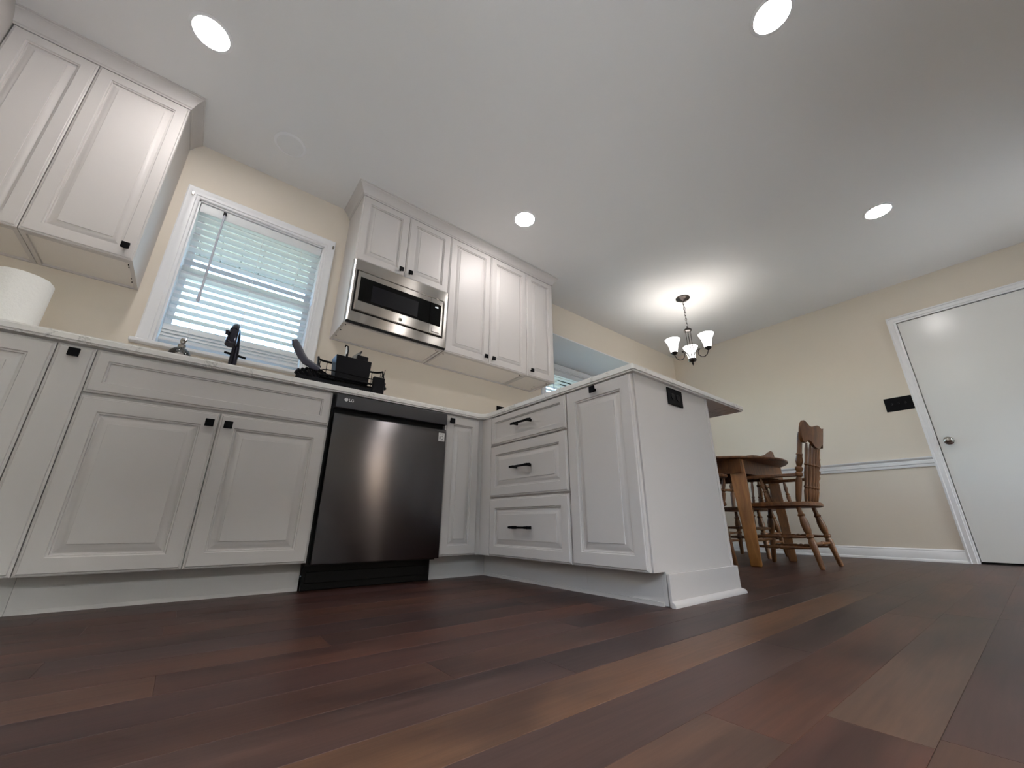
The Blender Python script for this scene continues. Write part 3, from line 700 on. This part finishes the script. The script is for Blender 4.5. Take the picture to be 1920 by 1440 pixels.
bd = part('badge', MB().turned((.389, -.352, 1.5185), (.389, -.3545, 1.5185), [(0, .0125), (.6, .0125), (1, .011)], 24), 'chrome', dm)
q = MB().prism(circ(.389, 1.5185, .0096), 'y', -.3549, -.3545)
part('badge_inset', q, mat('badge_olive', (.10, .095, .07), .3, .5), bd, smooth=False)

# ------------------------------------------------------------------ ceiling lights
def recessed(x, y, label, lit=True, group=None):
    r = thing('recessed_light', label, 'ceiling light', (x, y, H - .006))
    q = MB().lathe((x, y, H), [(.0725, -.0005), (.0725, -.005), (.080, -.0055), (.088, -.002), (.088, -.0005), (.0725, -.0005)], 40)
    part('trim_ring', q, 'trim', r)
    part('lens', MB().cyl((x, y, H - .0005), (x, y, H - .0042), .0722, .0722, 40), 'lens' if lit else 'offlens', r)
recessed(-.822, -.757, 'bright round ceiling light over the sink side, top left')
recessed(1.110, -.753, 'bright round ceiling light in front of the tall wall cabinets')
recessed(1.161, -2.425, 'bright round ceiling light at the top edge, nearest overhead')
recessed(3.080, -2.432, 'bright round ceiling light on the dining side by the right wall')
recessed(-.820, -2.43, 'bright round ceiling light above the camera, outside the frame')
recessed(-.410, -.339, 'unlit round ceiling light above the window', lit=False)

# ------------------------------------------------------------------ chandelier
cx, cy = 3.081, -.907
ch = thing('chandelier', 'dark bronze chandelier with three lit white bell shades on a chain', 'chandelier', (cx, cy, 1.72))
part('canopy', MB().lathe((cx, cy, H), [(.001, -.040), (.012, -.038), (.020, -.030), (.050, -.022), (.066, -.010), (.066, -.001), (.001, -.001)], 28), 'bronze', ch)
q = MB(); z = H - .040; k = 0
while z > 2.125:
    pts = []
    for a in range(12):
        t = 2 * PI * a / 12; lx, lz = .008 * math.cos(t), .019 * math.sin(t)
        pts.append((cx + (lx if k % 2 else 0), cy + (0 if k % 2 else lx), z - .019 + lz))
    q.tube(pts, .0022, 6, closed=True); z -= .031; k += 1
part('chain', q, 'bronze', ch)
part('cord', MB().tube([(cx + .004 * math.sin(i_ * 1.3), cy + .004 * math.cos(i_ * 1.3), H - .035 - i_ * .03) for i_ in range(11)], .0018, 6), 'white_plastic', ch)
part('top_hub', MB().lathe((cx, cy, 2.076), [(.001, .055), (.006, .050), (.008, .036), (.022, .028), (.036, .014), (.038, .002), (.034, 0), (.001, 0)], 24), 'bronze', ch)
part('bottom_hub', MB().lathe((cx, cy, 1.72), [(.001, -.002), (.007, .002), (.009, .012), (.006, .020), (.014, .026), (.034, .036), (.038, .048), (.034, .060), (.001, .064)], 24), 'bronze', ch)
fa = math.atan2(.435, .9)
for k in range(3):
    a = fa + k * 2 * PI / 3; u = Vector((math.cos(a), math.sin(a), 0)); o_ = Vector((cx, cy, 0))
    P = lambda r_, z_: o_ + u * r_ + Vector((0, 0, z_))
    part('rod', MB().tube([P(.024, 2.078), P(.024, 1.90), P(.030, 1.86), P(.034, 1.83), P(.024, 1.79), P(.012, 1.775)], .0032, 6), 'bronze', ch)
    pts = [P(.018, 1.775), P(.030, 1.815), P(.055, 1.850), P(.085, 1.856), P(.095, 1.850), P(.082, 1.846), P(.070, 1.835), P(.072, 1.800), P(.095, 1.768), P(.125, 1.760), P(.152, 1.775), P(.168, 1.805), P(.170, 1.822)]
    part('arm', MB().tube(pts, .0042, 8), 'bronze', ch)
    s_ = P(.170, 1.815)
    hd = part('shade_holder', MB().lathe(s_, [(.001, -.006), (.008, -.004), (.022, .006), (.031, .018), (.031, .024), (.001, .024)], 20), 'bronze', ch)
    sh = part('glass_shade', MB().lathe(s_, [(.029, .022), (.033, .040), (.038, .070), (.046, .105), (.058, .135), (.070, .158), (.068, .158), (.056, .135), (.044, .105), (.036, .070), (.031, .040), (.027, .023)], 28), 'shade', ch)
    part('bulb', MB().lathe(s_, [(.001, .030), (.012, .032), (.014, .050), (.024, .072), (.028, .090), (.022, .108), (.010, .117), (.001, .118)], 16), 'bulb', sh)

# ------------------------------------------------------------------ dining table
tx, ty = 3.12, -.87
t = thing('dining_table', 'round brown oak table on square splayed legs behind the peninsula', 'table', (tx, ty, 0))
part('tabletop', MB().lathe((tx, ty, 0), [(.001, .742), (.575, .742), (.592, .744), (.600, .750), (.600, .758), (.595, .763), (.001, .765)], 64), 'oak', t)
q = MB(); A = .40
q.box(tx - A, tx + A, ty - A - .04, ty - A - .018, .640, .742); q.box(tx - A, tx + A, ty + A + .018, ty + A + .04, .640, .742)
q.box(tx - A, tx - A + .022, ty - A - .018, ty + A + .018, .640, .742); q.box(tx + A - .022, tx + A, ty - A - .018, ty + A + .018, .640, .742)
part('apron', q, 'oak', t)
part('extension_slide', MB().box(tx - .33, tx + .33, ty - .24, ty - .18, .705, .741).box(tx - .33, tx + .33, ty + .18, ty + .24, .705, .741), 'gap', t)
for i_, (sx, sy) in enumerate(((-1, -1), (1, -1), (1, 1), (-1, 1))):
    fx, fy = tx + sx * .345, ty + sy * .405; ux, uy = tx + sx * .330, ty + sy * .385
    def sq(cx_, cy_, h, z_): return [(cx_ + h * .72 * math.cos(PI / 4 + k * PI / 2 + .35), cy_ + h * .72 * math.sin(PI / 4 + k * PI / 2 + .35), z_) for k in range(4)]
    g_ = 1.0 if i_ == 0 else .78
    part('leg', MB().rings([sq(fx, fy, .064 * g_, 0), sq(fx, fy, .070 * g_, .01), sq((fx + ux) / 2, (fy + uy) / 2, .086 * g_, .36), sq(ux, uy, .100 * g_, .60), sq(ux, uy, .100 * g_, .741)]), 'oak_lit' if i_ == 0 else 'oak', t, bevel=.004)
# chairs
def chair():
    r = thing('dining_chair', '', 'chair', (0, 0, 0), 'oak armchairs round the dining table')
    out = []
    for k in range(28):
        a = 2 * PI * k / 28; cxx, sy = math.cos(a), math.sin(a); e_ = .55
        px = .235 * math.copysign(abs(cxx) ** e_, cxx); py = .235 * math.copysign(abs(sy) ** e_, sy)
        px *= 1 + .07 * (py / .235); out.append((px, py))
    q = MB(); q.rings([[(x_ * .93, y_ * .93, .398) for x_, y_ in out], [(x_, y_, .406) for x_, y_ in out], [(x_, y_, .424) for x_, y_ in out], [(x_ * .96, y_ * .96, .432) for x_, y_ in out], [(x_ * .75, y_ * .75, .424) for x_, y_ in out]])
    part('seat', q, 'oak', r)
    LEG = [(0, .013), (.03, .016), (.25, .018), (.42, .024), (.47, .017), (.49, .025), (.52, .025), (.54, .016), (.60, .024), (.72, .026), (.82, .018), (.85, .024), (.88, .015), (1, .014)]
    for sx in (-1, 1):
        part('leg', MB().turned((sx * .205, .205, 0), (sx * .165, .150, .402), LEG, 12), 'oak', r)
        part('leg', MB().turned((sx * .200, -.225, 0), (sx * .160, -.150, .402), LEG, 12), 'oak', r)
    SP = [(0, .007), (.15, .009), (.42, .013), (.46, .009), (.5, .015), (.54, .009), (.58, .013), (.85, .009), (1, .007)]
    for z_, f_ in ((.13, .33), (.20, .5)):
        for sx in (-1, 1):
            xa_ = sx * (.205 - .04 * f_)
            part('stretcher', MB().turned((xa_, .205 - .055 * f_, z_), (xa_, -.225 + .075 * f_, z_), SP, 8), 'oak', r)
    part('stretcher', MB().turned((-.188, .180, .17), (.188, .180, .17), SP, 8), 'oak', r)
    part('stretcher', MB().turned((-.186, .172, .25), (.186, .172, .25), SP, 8), 'oak', r)
    part('stretcher', MB().turned((-.184, -.196, .155), (.184, -.196, .155), SP, 8), 'oak', r)
    POST = [(0, .014), (.06, .018), (.30, .021), (.36, .015), (.38, .024), (.41, .024), (.43, .016), (.46, .024), (.49, .024), (.51, .015), (.58, .024), (.66, .018), (.68, .022), (.70, .016), (.92, .017), (1, .012)]
    for sx in (-1, 1): part('back_post', MB().turned((sx * .180, -.165, .425), (sx * .195, -.275, .905), POST, 12), 'oak', r)
    BS = [(0, .007), (.06, .010), (.2, .014), (.24, .010), (.26, .016), (.30, .010), (.5, .014), (.62, .010), (.64, .016), (.67, .010), (.9, .011), (1, .007)]
    for k in range(5):
        s_ = (k - 2) / 2 * .125; bow = .020 * (1 - (s_ / .19) ** 2)
        part('spindle', MB().turned((s_ * .92, -.185 - bow * .6, .425), (s_, -.268 - bow, .835), BS, 8), 'oak', r)
    # crest rail
    top = [(-1, .930), (-.97, .965), (-.90, .982), (-.78, .972), (-.62, .950), (-.45, .945), (-.28, .957), (-.1, .966), (.1, .966), (.28, .957), (.45, .945), (.62, .950), (.78, .972), (.90, .982), (.97, .965), (1, .930)]
    bot = [.885, .862, .835, .828, .850, .838, .815, .806, .806, .815, .838, .850, .828, .835, .862, .885]
    ls = []
    for (s_, zt), zb in zip(top, bot):
        x_ = s_ * .235; yb_ = -.288 - .034 * (1 - s_ * s_)
        lean = lambda z_: -(z_ - .9) * .22
        ls.append([(x_, yb_ + lean(zb) + .009, zb), (x_, yb_ + lean(zt) + .009, zt), (x_, yb_ + lean(zt) - .009, zt), (x_, yb_ + lean(zb) - .009, zb)])
    part('crest_rail', MB().rings(ls), 'oak', r, sharp=.9)
    for sx in (-1, 1):
        pts = [(sx * .187, -.210, .612), (sx * .215, -.10, .612), (sx * .232, .05, .612), (sx * .232, .17, .610), (sx * .225, .20, .607)]
        q = MB(); ls = []
        for i_, p in enumerate(pts):
            h_ = (.014, .018, .022, .030, .016)[i_]
            ls.append([(p[0] - h_, p[1], p[2] - .011), (p[0] + h_, p[1], p[2] - .011), (p[0] + h_, p[1], p[2] + .011), (p[0] - h_, p[1], p[2] + .011)])
        part('armrest', q.rings(ls), 'oak', r, bevel=.004)
        for yy, y2 in ((.165, .15), (.02, .01)):
            part('arm_support', MB().turned((sx * .212, y2, .425), (sx * .230, yy + .01, .603), [(0, .009), (.1, .012), (.35, .016), (.42, .010), (.46, .016), (.52, .010), (.7, .015), (.9, .010), (1, .008)], 8), 'oak', r)
    return r
c1_ = chair()
c2_ = copy_tree(c1_); c3_ = copy_tree(c1_)
for o, loc, rz, lb in ((c1_, (3.09, -1.405, 0), 0, 'oak spindle back chair seen from its side, nearest the door'),
                       (c2_, (3.775, -.86, 0), PI / 2 , 'oak chair facing left on the far side of the table, crest just above the tabletop'),
                       (c3_, (2.42, -1.0, 0), -PI / 2 , 'oak chair mostly hidden behind the peninsula end panel')):
    o.location = loc; o.rotation_euler = (0, 0, rz); o['label'] = lb

# ------------------------------------------------------------------ things on the worktop
px_, py_ = -1.147, -.33
t = thing('paper_towel_roll', 'white paper towel roll standing on the worktop at the left edge', 'paper towels', (px_, py_, zc1))
q = MB().lathe((px_, py_, zc1), [(.022, .004), (.083, .004), (.086, .008), (.086, .276), (.083, .280), (.022, .280), (.022, .004)], 48)
part('roll', q, 'paper', t)
part('loose_sheet', MB().rings([[(px_ + (.0865 + o_) * math.cos(a), py_ + (.0865 + o_) * math.sin(a), zc1 + z_) for a in [math.radians(-112 + 8 * k) for k in range(12)]] for o_, z_ in ((0, .006), (.0012, .006), (.0022, .279), (0, .279), (0, .006))], False, False, closed=False), 'paper', t)
part('core', MB().lathe((px_, py_, zc1), [(.0215, .002), (.0215, .283), (.0195, .283), (.0195, .002), (.0215, .002)], 24), mat('cardboard', (.45, .33, .2), .9), t)

f_ = thing('kitchen_faucet', 'black pull-down faucet curving forward in front of the window', 'faucet', (-.415, -.12, zc1))
part('base_flange', MB().lathe((-.415, -.12, zc1), [(.001, .0), (.029, .0), (.029, .008), (.024, .014), (.001, .014)], 24), 'gloss_black', f_)
pts = [(-.415, -.12, .91), (-.415, -.12, 1.05), (-.416, -.121, 1.14)]
for k in range(9):
    a = PI * (1 - k / 8 * .86); yy = -.205 - .085 * math.cos(PI - a) * -1; yy = -.205 + .085 * math.cos(PI - a); zz = 1.166 + .082 * math.sin(PI - a) if k else 1.166
    pts.append((-.417 - .027 * k / 8, yy, zz))
part('neck', MB().tube(pts, [.022, .020, .0185] + [.0175] * 9, 14), 'gloss_black', f_)
e0 = Vector(pts[-1]); dd = (Vector(pts[-1]) - Vector(pts[-2])).normalized()
sp = part('spray_head', MB().turned(e0 - dd * .02, e0 + Vector((-.002, -.012, -.085)), [(0, .0185), (.1, .0205), (.6, .0225), (.9, .0255), (1, .024)], 18), 'gloss_black', f_)
part('spray_button', MB().box(e0.x - .034, e0.x - .018, e0.y - .018, e0.y + .004, e0.z - .032, e0.z - .012), 'gloss_black', sp, bevel=.002)
part('handle', MB().tube([(-.462, -.118, 1.133), (-.415, -.12, 1.128), (-.362, -.122, 1.120)], [.006, .007, .006], 8), 'black', f_)

s = thing('soap_dispenser', 'clear glass pump bottle on the worktop left of the faucet', 'soap dispenser', (-.634, -.15, zc1))
part('bottle', MB().lathe((-.634, -.15, zc1), [(.001, .001), (.042, .001), (.046, .006), (.046, .150), (.042, .170), (.026, .186), (.015, .190), (.015, .192), (.001, .192)], 24), 'clear', s)
part('collar', MB().lathe((-.634, -.15, zc1), [(.001, .188), (.016, .188), (.016, .206), (.010, .211), (.006, .212), (.006, .228), (.001, .228)], 18), 'chrome', s)
part('pump_head', MB().lathe((-.634, -.15, zc1), [(.001, .216), (.009, .216), (.012, .222), (.012, .236), (.008, .242), (.001, .243)], 18).join(MB().tube([(-.634, -.158, 1.134), (-.626, -.180, 1.134), (-.622, -.192, 1.130), (-.621, -.196, 1.120)], [.006, .005, .0045, .004], 8)), 'chrome', s)

# drying rack with what stands on it
R = thing('dish_rack', 'black wire dish drying rack on the worktop above the dishwasher', 'dish rack', (.08, -.40, zc1))
q = MB(); X0, X1, Y0, Y1 = -.165, .272, -.52, -.325
q.box(X0, X1, Y0, Y1, zc1, zc1 + .010); q.box(X0, X1, Y0, Y0 + .006, zc1 + .01, zc1 + .060); q.box(X0, X1, Y1 - .006, Y1, zc1 + .01, zc1 + .04)
q.box(X0, X0 + .006, Y0, Y1, zc1 + .01, zc1 + .05); q.box(X1 - .006, X1, Y0, Y1, zc1 + .01, zc1 + .05)
part('drip_tray', q, 'black_plastic', R, bevel=.002)
zr = zc1 + .218; zb_ = zc1 + .075
def rr(x0, x1, y0, y1, r, z_):
    out = []
    for (ax, ay, s0) in ((x1 - r, y0 + r, -90), (x1 - r, y1 - r, 0), (x0 + r, y1 - r, 90), (x0 + r, y0 + r, 180)):
        for k in range(5): a = math.radians(s0 + k * 22.5); out.append((ax + r * math.cos(a), ay + r * math.sin(a), z_))
    return out
def dip(p): return (p[0], p[1], p[2] - (.130 if p[1] < -.46 else 0))
rim = [dip(p) for p in rr(-.055, .300, -.51, -.35, .045, zr)]
part('rim_wire', MB().tube(rim, .0055, 8, closed=True), 'black', R)
part('middle_wire', MB().tube([(p[0], p[1], min(p[2], zr - .10)) for p in rr(-.053, .297, -.507, -.352, .045, zr - .10)], .003, 6, closed=True), 'black', R)
part('base_wire', MB().tube(rr(-.048, .280, -.50, -.355, .03, zb_), .003, 6, closed=True), 'black', R)
for k in range(9):
    x_ = -.035 + k * .036; part('upright_wire', MB().tube([(x_, -.355, zb_), (x_, -.350, zr)], .0018, 6), 'black', R)
for k in range(4):
    y_ = -.38 - k * .032; part('upright_wire', MB().tube([(.282, y_, zb_), (.297, y_, zr - .004 if y_ > -.45 else zr - .10)], .0018, 6), 'black', R)
for k in range(12):
    x_ = -.055 + k * .027; part('floor_wire', MB().tube([(x_, -.355, zb_), (x_, -.50, zb_)], .0018, 6), 'black', R)
for k in range(6):
    x_ = -.158 + k * .018; part('plate_tine', MB().tube([(x_ + .055, -.49, zc1 + .03), (x_ + .02, -.48, zc1 + .06 + k * .004), (x_, -.47, zc1 + .082 + k * .009), (x_ + .012, -.46, zc1 + .102 + k * .008)], .0095, 8), 'black_plastic', R)
part('spout_cup', MB().box(.205, .268, -.545, -.523, zc1 + .003, zc1 + .125), 'black_plastic', R, bevel=.003)

U = thing('utensil_cup', 'black square utensil holder in the dish rack', 'utensil holder', (.10, -.46, zb_))
q = MB()
def rq(x0, x1, y0, y1, z_): return [(x0, y0, z_), (x1, y0, z_), (x1, y1, z_), (x0, y1, z_)]
q.rings([rq(.018, .190, -.505, -.425, zb_ + .004), rq(.008, .195, -.51, -.42, zc1 + .214), rq(.013, .190, -.505, -.425, zc1 + .214), rq(.022, .186, -.50, -.43, zb_ + .010)])
part('cup', q, 'black_plastic', U, bevel=.002)
part('divider', MB().box(.097, .100, -.498, -.432, zb_ + .01, zc1 + .21), 'black_plastic', U)
def utensil(name, label, cat, pts, r, m, extra=None):
    o = thing(name, label, cat, pts[0]); part('handle', MB().tube(pts, r, 8), m, o)
    if extra: extra(o)
utensil('slotted_spatula', 'black rimmed utensil standing upright at the back of the holder', 'spatula', [(.075, -.46, 1.0), (.071, -.46, 1.09), (.068, -.46, 1.15)], .005, 'black',
        lambda o: (part('blade', MB().box(.0585, .0715, -.463, -.459, 1.115, 1.195).xf(Matrix.Translation((.002, 0, 0))), 'print', o, bevel=.001),
                   part('blade_rim', MB().tube([(.073, -.461, 1.10), (.0735, -.461, 1.17), (.069, -.461, 1.196), (.058, -.461, 1.200), (.056, -.461, 1.190)], .0042, 6), 'black', o)))
utensil('plastic_tongs', 'clear plastic utensil leaning right out of the holder', 'utensil', [(.100, -.46, 1.03), (.108, -.46, 1.10), (.115, -.46, 1.13)], .004, 'clear',
        lambda o: part('bowl', MB().prism([(.098, 1.12), (.116, 1.118), (.132, 1.14), (.150, 1.186), (.146, 1.19), (.118, 1.163), (.100, 1.145)], 'y', -.463, -.459), 'clear', o))
utensil('black_turner', 'wide black turner head standing at the right side of the holder', 'spatula', [(.150, -.47, 1.0), (.152, -.47, 1.06), (.152, -.47, 1.12)], .005, 'black_plastic',
        lambda o: part('blade', MB().box(.122, .184, -.474, -.468, 1.10, 1.158).xf(Matrix.Translation((.153, 0, 1.13)) @ Matrix.Rotation(math.radians(2), 4, 'Y') @ Matrix.Translation((-.153, 0, -1.13))), 'black_plastic', o, bevel=.003))
K = thing('mesh_strainer', 'dark strainer with a thick curved handle sticking up left in the rack', 'strainer', (-.06, -.47, .98))
hp = [(-.197, -.50, 1.140), (-.190, -.50, 1.126), (-.172, -.50, 1.098), (-.152, -.50, 1.066), (-.128, -.495, 1.044), (-.095, -.49, 1.032), (-.060, -.485, 1.022)]
part('handle', MB().tube(hp, [.013, .018, .0195, .0195, .019, .017, .013], 12), mat('grey_rubber', (.05, .05, .075), .45), K)
q = MB(); n_ = 16; ls = []
for i_ in range(6):
    a = i_ / 5 * PI / 2; rr_ = .062 * math.cos(a) + .002; dp = .05 * math.sin(a)
    ls.append([Vector((rr_ * math.cos(2 * PI * k / n_), rr_ * math.sin(2 * PI * k / n_), -dp)) for k in range(n_)])
q.rings(ls, False, True); q.xf(Matrix.Translation((-.02, -.44, 1.020)) @ Matrix.Rotation(math.radians(28), 4, 'X') @ Matrix.Rotation(math.radians(22), 4, 'Y'))
part('bowl', q, mat('dark_mesh', (.045, .043, .04), .6, .3), K)
ringp = [Matrix.Translation((-.02, -.44, 1.020)) @ Matrix.Rotation(math.radians(28), 4, 'X') @ Matrix.Rotation(math.radians(22), 4, 'Y') @ Vector((.064 * math.cos(2 * PI * k / 20), .064 * math.sin(2 * PI * k / 20), 0)) for k in range(20)]
part('rim', MB().tube(ringp, .003, 6, closed=True), 'black', K)

GROUPS = {'recessed_light': 'round recessed ceiling lights', 'wall_cabinet': 'white wall cabinets in the kitchen', 'window_blind': 'white slatted window blinds', 'power_outlet': 'black power outlets'}
for o in bpy.data.objects:
    if o.parent is None and 'category' in o:
        k = o.name.split('.')[0]
        if k in GROUPS: o['group'] = GROUPS[k]
